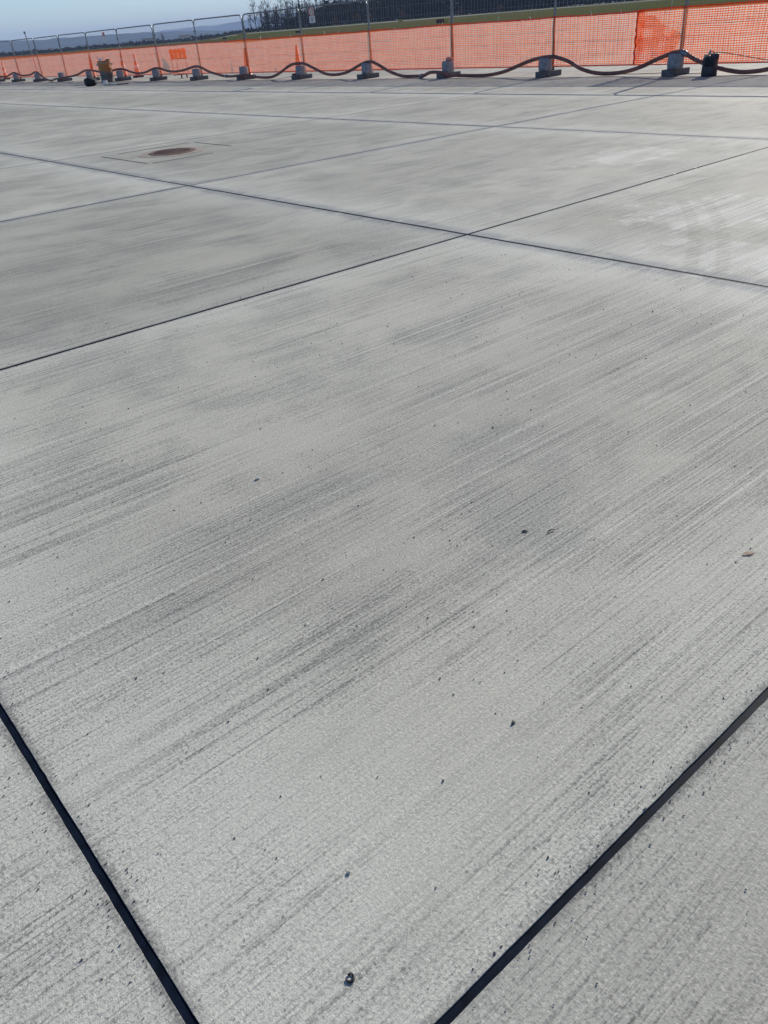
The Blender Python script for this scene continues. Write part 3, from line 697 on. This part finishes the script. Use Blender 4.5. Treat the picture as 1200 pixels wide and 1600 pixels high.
# ------------------------------------------------------------------ orange nets
def net(name, label, ya, yb, za, zb, cw, chh, vw, hw, seed, amp, xoff, ragged):
    root = empty(name, (xoff, ya, 0), label=label, cat='safety net')
    ny = int(abs(yb - ya) / cw); nz = int((zb - za) / chh)
    def pt(i, j):
        y = (yb - ya) * i / ny; v = j / nz
        Yw = ya + y
        top = zb + 0.018 * noise.noise(Vector((Yw * 0.9, seed, 0))) + 0.02 * noise.noise(Vector((Yw * 0.25, seed, 4)))
        sag = 0.03 * math.sin(((Yw - Y0) / PITCHY) % 1.0 * math.pi)
        bot = za + 0.012 * noise.noise(Vector((Yw * 1.2, seed + 5, 0)))
        top -= sag * 0.5
        fold = amp * (noise.noise(Vector((Yw * 1.4, v * 1.2, seed))) + 0.5 * noise.noise(Vector((Yw * 4.0, v * 2.2, seed + 2))))
        dy = ragged * noise.noise(Vector((Yw * 0.7, v * 2.0, seed + 9)))
        dz = ragged * 0.8 * noise.noise(Vector((Yw * 1.6, v * 2.5, seed + 3))) * math.sin(v * math.pi)
        return Vector((fold, y + dy, bot + (top - bot) * v + dz))
    g = [[pt(i, j) for j in range(nz + 1)] for i in range(ny + 1)]
    bm = bmesh.new()
    for i in range(ny + 1):
        prev = None
        for j in range(nz + 1):
            p = g[i][j]; w = Vector((0.12 * vw, vw / 2, 0)); cur = (bm.verts.new(p - w), bm.verts.new(p + w))
            if prev: bm.faces.new((prev[0], prev[1], cur[1], cur[0]))
            prev = cur
    build('vertical_strands', bm, M['net'], root)['kind'] = 'stuff'
    bm = bmesh.new()
    for j in range(1, nz):
        prev = None
        for i in range(ny + 1):
            p = g[i][j] + Vector((0.002, 0, 0)); tl = 0.35 + 0.55 * noise.noise(Vector((i * 0.35, j * 0.8, seed))) 
            w = Vector((hw / 2 * tl, 0, hw / 2)); cur = (bm.verts.new(p - w), bm.verts.new(p + w))
            if prev: bm.faces.new((prev[0], prev[1], cur[1], cur[0]))
            prev = cur
    build('horizontal_strands', bm, M['net'], root)['kind'] = 'stuff'
    for (j, rad, nm) in ((nz, 0.017, 'top_border'), (0, 0.009, 'bottom_cord')):
        bm = bmesh.new(); pts = []
        for i in range(0, ny + 1):
            p = g[i][j].copy(); p.z += 0.006 * noise.noise(Vector((i * 0.6, seed, 8))); pts.append(p)
        rr = [rad * (1 + 0.35 * noise.noise(Vector((i * 0.4, seed, 1)))) for i in range(len(pts))]
        add_tube(bm, pts, rr, 6)
        build(nm, bm, M['netedge'], root, True)
    return root, g
n1, g1 = net('barrier_net', 'long orange plastic barrier net tied along the mesh fence', 11.72, 59.0, 0.205, 1.235, 0.064, 0.040, 0.0165, 0.0135, 1.0, 0.024, FX - 0.06, 0.024)
n2, g2 = net('barrier_net', 'bright crumpled orange net at right overlapping the longer net', 3.6, 11.86, 0.205, 1.255, 0.058, 0.040, 0.017, 0.0185, 21.0, 0.034, FX - 0.085, 0.035)
# overlap: bunched end of the right hand net and a crumpled flap folded back over it
bm = bmesh.new(); pts = [Vector((-0.02 + .012 * math.sin(k * 1.7), 8.26 + 0.012 * math.sin(k * 2.3) , 0.22 + 1.03 * k / 14)) for k in range(15)]
add_tube(bm, pts, [0.022 + 0.008 * math.sin(k * 2.9) for k in range(15)], 6)
build('gathered_end', bm, M['netedge'], n2, True)
bm = bmesh.new()
for j in range(0, 22):
    prev = None; v = j / 21
    yl = 8.20; yr = 7.22 + 0.55 * max(0, v - 0.62) / 0.38 + 0.08 * math.sin(v * 9)
    for i in range(16):
        u = i / 15; y = yl + (yr - yl) * u
        p = Vector((-0.045 + 0.028 * noise.noise(Vector((y * 6, v * 5, 2))), y + 0.02 * noise.noise(Vector((y * 5, v * 6, 8))), 0.26 + 0.86 * v + 0.02 * noise.noise(Vector((y * 4, v * 4, 5)))))
        cur = (bm.verts.new(p - Vector((0.004, 0, 0.0062))), bm.verts.new(p + Vector((0.004, 0, 0.0062))))
        if prev: bm.faces.new((prev[0], prev[1], cur[1], cur[0]))
        prev = cur
for i in range(14):
    prev = None; u = i / 13
    for j in range(22):
        v = j / 21; yr = 7.22 + 0.55 * max(0, v - 0.62) / 0.38 + 0.08 * math.sin(v * 9); y = 8.20 + (yr - 8.20) * u
        p = Vector((-0.047 + 0.028 * noise.noise(Vector((y * 6, v * 5, 2))), y, 0.26 + 0.86 * v))
        cur = (bm.verts.new(p - Vector((0, 0.004, 0))), bm.verts.new(p + Vector((0, 0.004, 0))))
        if prev: bm.faces.new((prev[0], prev[1], cur[1], cur[0]))
        prev = cur
fl = build('folded_flap', bm, M['net'], n2); fl['kind'] = 'stuff'
# cable ties on the top border
for k, (y, z, dy, dz) in enumerate(((15.95, 1.24, .02, .10), (14.9, 1.24, .09, .05), (13.1, 1.25, .06, .07), (12.3, 1.25, .05, .04), (18.0, 1.22, .0, .10), (23.3, 1.25, .04, .05), (22.6, 1.25, -.03, .05), (19.9, 1.23, .10, .03), (27.0, 1.24, .05, .06), (11.05, 1.25, .0, .50), (25.2, 1.24, .03, .05), (33.8, 1.23, .0, .12))):
    bm = bmesh.new(); yl = y - 11.72
    add_tube(bm, [(-.03, yl, z - .05), (-.035, yl, z), (-.02, yl + dy * .6, z + dz * .7), (-.015, yl + dy, z + dz)], 0.006, 5)
    build('cable_tie', bm, M['tie'], n1)

# ------------------------------------------------------------------ cones behind the net
def cone(loc, h, label, banded, rz=0):
    o = empty('traffic_cone', loc, rz, label=label, cat='traffic cone', group='traffic cones behind the net')
    bm = bmesh.new(); add_box(bm, (0, 0, 0.055), (0.40, 0.40, 0.05), bev=0.015)
    for sx in (-1, 1):
        for sy in (-1, 1): add_box(bm, (sx * .14, sy * .14, 0.016), (0.08, 0.08, 0.032), bev=0.006)
    build('base', bm, M['wheel'], o)
    bm = bmesh.new(); add_lathe(bm, [(0.165, 0.08), (0.15, 0.095), (0.135, 0.12), (0.032, h - 0.01), (0.022, h)], 24); build('body', bm, M['conered'], o, True)
    if banded:
        for (a, b2) in ((0.36, 0.52), (0.68, 0.82)):
            ra = 0.135 + (0.032 - 0.135) * (h * a - .12) / (h - .13) + .003; rb = 0.135 + (0.032 - 0.135) * (h * b2 - .12) / (h - .13) + .003
            bm = bmesh.new(); add_lathe(bm, [(ra - .003, h * a - .002), (ra, h * a), (rb, h * b2), (rb - .003, h * b2 + .002)], 24); build('white_band', bm, M['white'], o, True)
    return o
cone((19.0, 59.4, 0), 1.0, 'red and white banded traffic cone at the far left edge', True)
cone((18.6, 44.6, 0), 1.08, 'plain red traffic cone behind the black bag', False)
cone((18.7, 41.1, 0), 1.06, 'banded traffic cone beside the post right of the drum', True)
cone((19.05, 40.4, 0), 1.0, 'red and white banded cone standing alone right of the drum', True)
cone((18.35, 29.45, 0), 0.98, 'tall orange cone close behind a fence post', False)
cone((18.75, 26.65, 0), 0.95, 'bright red cone above the ballast weight left of the sign', False)

# lamp trolley
ca = empty('lamp_trolley', (18.25, 34.55, 0), R(62), label='thin legged two wheeled trolley carrying orange lamps behind the net', cat='trolley')
bm = bmesh.new()
add_tube(bm, [(0, -.30, .12), (0, -.30, .72)], .014, 6); add_tube(bm, [(0, .30, .12), (0, .30, .72)], .014, 6)
for y in (-.30, -.1, .1, .30): add_tube(bm, [(.22, y, .12), (.16, y, .70)], .009, 6)
add_tube(bm, [(0, -.34, .72), (0, .34, .72)], .014, 6); add_tube(bm, [(.16, -.34, .72), (.16, .34, .72)], .014, 6); add_tube(bm, [(0, -.30, .14), (0, .30, .14)], .012, 6); add_tube(bm, [(.22, -.30, .14), (.22, .30, .14)], .012, 6)
for y in (-.32, .32): add_tube(bm, [(0, y, .72), (.16, y, .72)], .012, 6)
build('rack', bm, M['galv'], ca, True)
bm = bmesh.new(); add_box(bm, (.08, 0, .735), (.22, .74, .02), bev=.004); build('shelf', bm, M['netedge'], ca)
for y in (-.24, -.02):
    bm = bmesh.new(); add_tube(bm, [(0.02, y, .085), (0.02, y + .05, .085)], .085, 16); w = build('wheel', bm, M['wheel'], ca)
    bm = bmesh.new(); add_tube(bm, [(0.02, y - .004, .085), (0.02, y + .054, .085)], .035, 12); build('hub', bm, M['galv'], w)
for k, y in enumerate((-.255, -.085, .085, .255)):
    p = ca.matrix_basis @ Vector((.08, y, .746))
    lo = empty('warning_lamp', p, R(62) + random.uniform(-.2, .2), label='orange warning lamp on the trolley, %s from the left' % ['fourth', 'third', 'second', 'first'][k], cat='lamp', group='orange lamps on the trolley')
    bm = bmesh.new(); add_box(bm, (0, 0, .085), (.11, .145, .17), bev=.02); build('battery_case', bm, M['lamp'], lo)
    bm = bmesh.new(); add_lathe(bm, [(.06, -.03), (.090, -.024), (.098, 0), (.090, .024), (.06, .03)], 20)
    bmesh.ops.rotate(bm, cent=(0, 0, 0), matrix=Matrix.Rotation(R(90), 3, 'Y'), verts=bm.verts); bmesh.ops.translate(bm, vec=(0, 0, .25), verts=bm.verts)
    build('lens', bm, M['lamp'], lo, True)

# drum
dr = empty('metal_drum', (16.95, 39.15, 0), label='ochre metal drum with grimy grey lower half before the fence', cat='drum')
bm = bmesh.new(); add_lathe(bm, [(.285, 0), (.292, .01), (.292, .03), (.285, .04), (.285, .26), (.297, .275), (.285, .29), (.285, .54), (.297, .555), (.285, .57), (.285, .80), (.293, .815), (.293, .835), (.283, .835), (.280, .815), (.1, .815)], 32, wob=0.02)
build('body', bm, M['drum'], dr, True)
bm = bmesh.new(); add_lathe(bm, [(.300, .735), (.304, .74), (.304, .775), (.300, .78)], 32); build('collar_band', bm, M['tanp'], dr)
for a in (R(-23), R(157)):
    bm = bmesh.new(); add_box(bm, (.33, 0, .69), (.09, .10, .07), bev=.015); bmesh.ops.rotate(bm, cent=(0, 0, 0), matrix=Matrix.Rotation(a, 3, 'Z'), verts=bm.verts); build('side_lug', bm, M['white'], dr)
bm = bmesh.new(); add_lathe(bm, [(.06, .815), (.06, .87), (.045, .89), (.045, .94), (.03, .95)], 14, c=(-.10, .10, 0)); add_tube(bm, [(-.10, .10, .90), (-.02, .02, .92), (.03, -.02, .90)], .02, 8); build('valve', bm, M['white'], dr, True)
bm = bmesh.new(); add_tube(bm, [(-.14, .14, .84), (-.19, .19, 1.02)], .011, 6); build('dip_stick', bm, M['cable'], dr)
bm = bmesh.new(); add_box(bm, (.14, -.12, .85), (.18, .12, .07), bev=.02); build('cap_box', bm, M['foot'], dr)

def blob(name, mat, parent, sx, sy, sz, amp, seed, loc=(0, 0, 0), fr=2.2):
    bm = bmesh.new(); bmesh.ops.create_icosphere(bm, subdivisions=4, radius=1.0)
    for v in bm.verts:
        n_ = v.co.normalized(); q = n_.copy()
        q *= 1 + amp * (noise.noise(n_ * fr + Vector((seed, 0, 0))) + .5 * noise.noise(n_ * fr * 2.7 + Vector((0, seed, 0))))
        k_ = abs(q.z) ** 2.2; q.z = math.copysign(abs(q.z) ** .75, q.z)
        v.co = Vector((q.x * sx, q.y * sy, max(-0.96, q.z) * sz + sz * .96))
    return build(name, bm, mat, parent, True, loc)
bg_ = empty('work_bag', (15.05, 36.55, 0), R(-28), label='slumped black work bag on the concrete in front of the drum', cat='bag')
blob('body', M['black'], bg_, .26, .22, .165, .16, 4.0)
bm = bmesh.new(); add_tube(bm, [(-.14, 0, .27), (-.08, .02, .36), (.04, .02, .37), (.12, 0, .28)], .014, 6); build('handle', bm, M['black'], bg_, True)
wb = empty('white_canister', (15.45, 36.0, 0), R(15), label='small white plastic canister lying beside the black bag', cat='canister')
bm = bmesh.new(); add_box(bm, (0, 0, .085), (.17, .13, .17), bev=.025); build('body', bm, M['white'], wb, True)
bm = bmesh.new(); add_tube(bm, [(.05, 0, .165), (.05, 0, .20)], .022, 10); build('cap', bm, M['netedge'], wb)
for (x, y, L, rz, mt, lab) in ((15.50, 35.62, .42, -40, 'tanp', 'tan wooden lath lying left of the other debris by the drum'), (15.62, 35.25, .36, -65, 'white', 'pale lath lying by the drum'), (15.75, 35.0, .5, -30, 'hose', 'reddish lath lying right of the other debris by the drum')):
    bm = bmesh.new(); add_box(bm, (0, 0, .022), (L, .07, .04), bev=.006); o = build('wooden_lath', bm, M[mt], None, loc=(x, y, 0)); o.rotation_euler.z = R(rz); tag(o, lab, 'lath', 'debris by the drum')

# dark upright bag at the right
dk = empty('upright_bag', (17.14, 9.78, 0), R(22), label='dark upright tool bag standing before the fence at right', cat='bag')
dk.scale = (1.12, 1.12, .86)
bm = bmesh.new(); add_lathe(bm, [(.125, 0), (.135, .02), (.132, .12), (.128, .25), (.130, .36), (.118, .41), (.09, .425)], 22, wob=.12, seed=6.0); build('body', bm, M['navy'], dk, True)
for (x, y, z, sx, sy, sz, mt, nm) in ((-.03, .08, .43, .09, .08, .07, 'tanp', 'glove'), (.02, -.04, .445, .11, .09, .06, 'foot', 'tool_head'), (-.03, -.11, .41, .06, .06, .12, 'navy', 'side_pocket'), (-.13, .0, .30, .04, .16, .16, 'black', 'front_pocket')):
    bm = bmesh.new(); add_box(bm, (x, y, z), (sx, sy, sz), rot=Matrix.Rotation(random.uniform(-.3, .3), 3, 'Z'), bev=.018); build(nm, bm, M[mt], dk, True)
bm = bmesh.new(); add_tube(bm, [(0, .05, .45), (0, .03, .52), (0, -.03, .52), (0, -.05, .45)], .009, 6); build('handle', bm, M['wheel'], dk, True)
bm = bmesh.new(); add_lathe(bm, [(.022, .45), (.024, .50), (.012, .53), (.012, .56)], 10, c=(.02, .03, 0)); build('bottle_neck', bm, M['white'], dk, True)
bm = bmesh.new(); add_tube(bm, [(17.0, 9.62, .44), (17.1, 9.35, .40), (17.2, 8.9, .31), (17.3, 8.4, .22), (17.3, 7.8, .12), (17.3, 7.0, .02)], .007, 6)
tag(build('black_cable', bm, M['cable'], smooth=True), 'thin black cable running right from the dark tool bag', 'cable')
bm = bmesh.new(); add_tube(bm, [(17.75, 12.6, .012), (17.7, 11.9, .012), (17.9, 11.3, .012), (17.55, 10.6, .012), (17.7, 10.05, .02), (17.4, 9.85, .25)], .007, 6)
tag(build('thin_cable', bm, M['cable'], smooth=True), 'thin cable lying on the concrete behind the right ballast weight', 'cable')
# rag on the third weight
rg = blob('red_rag', M['signred'], None, .10, .10, .05, .35, 8.0, (17.40, Y0 + PITCHY * 2 - .1, .395), 3.0); tag(rg, 'faded red rag on top of a ballast weight', 'rag')
# signs hung on the fence
sg = empty('hanging_sign', (FX - .04, 23.95, 1.56), R(0), label='small pale prohibition sign with white plate hung on the fence', cat='sign')
bm = bmesh.new(); add_box(bm, (0, 0, .09), (.012, .30, .19), bev=.004); build('plate', bm, M['signwhite'], sg)
bm = bmesh.new(); add_lathe(bm, [(.135, -.006), (.135, .006)], 28); bmesh.ops.rotate(bm, cent=(0, 0, 0), matrix=Matrix.Rotation(R(90), 3, 'Y'), verts=bm.verts); bmesh.ops.translate(bm, vec=(.01, .03, .30), verts=bm.verts); dsc = build('disc', bm, M['signwhite'], sg)
bm = bmesh.new(); add_tube(bm, [(0, .03 + .112 * math.cos(R(a)), .30 + .112 * math.sin(R(a))) for a in range(0, 361, 15)], .018, 6, False); add_tube(bm, [(0, .03 - .08, .38), (0, .03 + .08, .22)], .012, 6); build('red_ring', bm, M['signred'], sg)
bm = bmesh.new()
for (y, z, sy) in ((0, .13, .18), (0, .09, .12), (.0, .05, .16)): add_box(bm, (-.0075, y, z), (.003, sy, .014))
build('print_lines', bm, M['boardblk'], sg)
sg2 = empty('fence_tag', (FX - .04, 39.95, 1.52), R(0), label='narrow red and white tag hung high on the fence at left', cat='sign')
bm = bmesh.new(); add_box(bm, (0, 0, .12), (.012, .26, .18), bev=.004); build('white_plate', bm, M['signwhite'], sg2)
bm = bmesh.new(); add_box(bm, (0, .03, .32), (.012, .24, .16), bev=.004); build('red_plate', bm, M['signred'], sg2)
# pole behind the fence at left
bm = bmesh.new(); add_tube(bm, [(17.75, 49.9, 0), (17.75, 50.2, 1.4), (17.75, 50.4, 2.30)], .030, 8); add_box(bm, (17.75, 50.41, 2.30), (.09, .09, .10), bev=.01)
tag(build('steel_pole', bm, M['galv']), 'dark pole rising above the fence top at the left', 'pole')

# ------------------------------------------------------------------ small things on the near slab
def pebble_mesh(seed):
    bm = bmesh.new(); bmesh.ops.create_icosphere(bm, subdivisions=1, radius=1.0)
    for v in bm.verts: v.co *= 1 + .35 * noise.noise(v.co * 1.7 + Vector((seed, 0, 0))); v.co.z *= .7
    return bm
pm = [mesh_from(pebble_mesh(s * 3.7), 'pebble', M['stone']) for s in range(4)]
PEB = [(0.864,3.173),(0.942,2.747),(1.051,3.372),(0.578,2.875),(0.487,1.599),(0.423,1.632),(0.694,1.47),(0.519,1.329),(1.161,1.686),(1.257,2.013),(0.982,1.076),(1.232,1.465),(1.645,1.606),(2.116,1.943),(1.743,1.175),(0.414,1.25),(0.673,0.954),(0.769,0.847),(0.584,1.042),(0.585,0.679),(0.963,1.494),(0.604,1.268),(0.65,1.352),(1.552,0.965),(1.185,1.153),(0.967,1.013),(3.913,1.866),(3.698,2.256),(4.121,3.185),(1.185,1.529),(2.343,1.939),(1.032,1.927),(1.026,1.624),(0.953,0.457),(0.788,0.575),(0.742,0.426),(0.059,1.284),(0.022,1.016),(0.013,1.212),(1.158,0.449),(0.998,0.286),(0.876,1.78),(1.367,1.875),(1.587,3.791),(0.894,2.145),(0.489,2.354)]
for k, (x, y) in enumerate(PEB):
    o = bpy.data.objects.new('pebble', pm[k % 4]); link(o)
    s = random.uniform(.0009, .0024) * (1 + .35 * math.hypot(x, y) / 2)
    o.scale = (s * random.uniform(.8, 1.4), s, s); o.location = (x, y, s * .4); o.rotation_euler.z = random.uniform(0, 6)
    tag(o, 'tiny dark pebble loose on the pale concrete slabs', 'pebble', 'loose pebbles on the slabs')
o = bpy.data.objects.new('pale_pebble', mesh_from(pebble_mesh(50), 'pale_pebble', M['stonel'])); link(o); o.scale = (.006, .0045, .0035); o.location = (.484, .818, .002)
tag(o, 'larger pale pebble on the near slab above the curled black scrap', 'pebble')
o = bpy.data.objects.new('mortar_crumb', mesh_from(pebble_mesh(61), 'mortar_crumb', M['stonel'])); link(o); o.scale = (.012, .008, .006); o.location = (1.23, 2.30, .003)
tag(o, 'pale mortar crumb on the slab left of centre', 'mortar crumb')
CR = mesh_from(pebble_mesh(77), 'sealant_crumb', M['white'])
for k, (x, y) in enumerate(((7.02, 4.343), (7.21, 4.335), (7.58, 4.337))):
    o = bpy.data.objects.new('sealant_crumb', CR); link(o); sc_ = random.uniform(.006, .012); o.scale = (sc_ * 1.7, sc_, sc_ * .7); o.location = (x, y, .002); o.rotation_euler.z = random.uniform(0, 3)
    tag(o, 'whitish crumb in the far slab joint at right, %s from the left' % ordin[k + 1], 'crumb', 'pale crumbs along the far joint')
# curled scrap of sealant
bm = bmesh.new(); cx = []
for k in range(15):
    a = R(-60 + k * 19); r = .0085 + .0008 * k * .3; cx.append((r * math.cos(a), r * math.sin(a), .004 + .001 * math.sin(k)))
add_tube(bm, cx, [.0022 + .0022 * math.sin(math.pi * k / 14) for k in range(15)], 8)
add_tube(bm, [(-.004, -.007, .004), (-.010, -.004, .005), (-.014, -.006, .004)], [.004, .0035, .002], 6)
o = build('sealant_scrap', bm, M['rubber'], None, True, (.36, .66, 0)); o.rotation_euler.z = R(200); o.scale = (.68, .68, .3); tag(o, 'curled black scrap of sealant on the near slab', 'scrap')
bm = bmesh.new(); add_tube(bm, [(-.014, 0, .004), (-.003, .003, .006), (.010, -.001, .005), (.016, -.004, .003)], [.002, .0055, .005, .002], 6)
o = build('black_chip', bm, M['rubber'], None, True, (1.63, 1.36, 0)); o.rotation_euler.z = R(-30); o.scale = (.7, .7, .45); tag(o, 'flat black chip on the slab right of centre', 'scrap')
bm = bmesh.new(); add_tube(bm, [(-.016, -.004, .003), (-.004, .002, .005), (.008, .004, .004), (.017, .001, .003)], [.0012, .002, .002, .001], 6)
o = build('thin_twig', bm, M['rubber'], None, True, (1.685, 1.30, 0)); o.rotation_euler.z = R(-20); tag(o, 'thin dark bent twig beside the black chip', 'twig')
bm = bmesh.new()
lf = [(-.030, 0, .003), (-.018, .011, .006), (.0, .015, .009), (.020, .010, .006), (.034, .001, .003), (.018, -.010, .008), (-.002, -.014, .012), (-.020, -.009, .007)]
vv = [bm.verts.new(p) for p in lf]; cv = bm.verts.new((0, 0, .004))
for k in range(8): bm.faces.new((vv[k], vv[(k + 1) % 8], cv))
bmesh.ops.solidify(bm, geom=bm.faces[:], thickness=.0012)
add_tube(bm, [(.033, .001, .003), (.052, -.006, .004)], .0011, 5)
o = build('dry_leaf', bm, M['leaftan'], None, False, (1.985, .81, 0)); o.rotation_euler.z = R(-25); o.scale = (.7, .62, .22); tag(o, 'curled tan dry leaf near the right edge', 'leaf')
bm = bmesh.new(); add_tube(bm, [(-.008, 0, .003), (0, .003, .005), (.009, -.002, .003)], [.003, .005, .002], 6); add_tube(bm, [(.004, .006, .003), (.008, .010, .004)], [.003, .002], 6)
o = build('dirt_crumb', bm, M['stone'], None, True, (1.0, .85, 0)); o.scale = (.7, .7, .5); tag(o, 'dark crumb of dirt on the near slab at right', 'dirt')
# uncountable fine grit
bm = bmesh.new(); rg_ = random.Random(11)
for k in range(7000):
    x = rg_.uniform(0, 1) ** 1.3 * 4.2; y = rg_.uniform(0, 1) ** 1.3 * 4.6 + .1
    if k % 5 == 0: x = XL[1] + rg_.choice((-1, 1)) * (.011 + abs(rg_.gauss(0, .03)))
    elif k % 5 == 1: y = YL[2] + rg_.choice((-1, 1)) * (.011 + abs(rg_.gauss(0, .03)))
    elif noise.noise(Vector((x * 2.2, y * 2.8, 5))) < rg_.uniform(-.4, .25): continue
    if min(abs(x - q) for q in XL) < .010 or min(abs(y - q) for q in YL) < .010: continue
    s = rg_.uniform(.0005, .0008) * (1 + 2.2 * rg_.random() ** 4) * (1 + .25 * math.hypot(x, y)); a = rg_.uniform(0, 6.28)
    p = [Vector((x + s * math.cos(a + q * 2.09), y + s * math.sin(a + q * 2.09), 0)) for q in range(3)]
    vb = [bm.verts.new(q) for q in p]; vt = bm.verts.new((x, y, s * 1.1))
    for q in range(3): bm.faces.new((vb[q], vb[(q + 1) % 3], vt))
tag(build('grit', bm, M['stone']), 'fine dark grit scattered over the concrete', 'grit', kind='stuff')
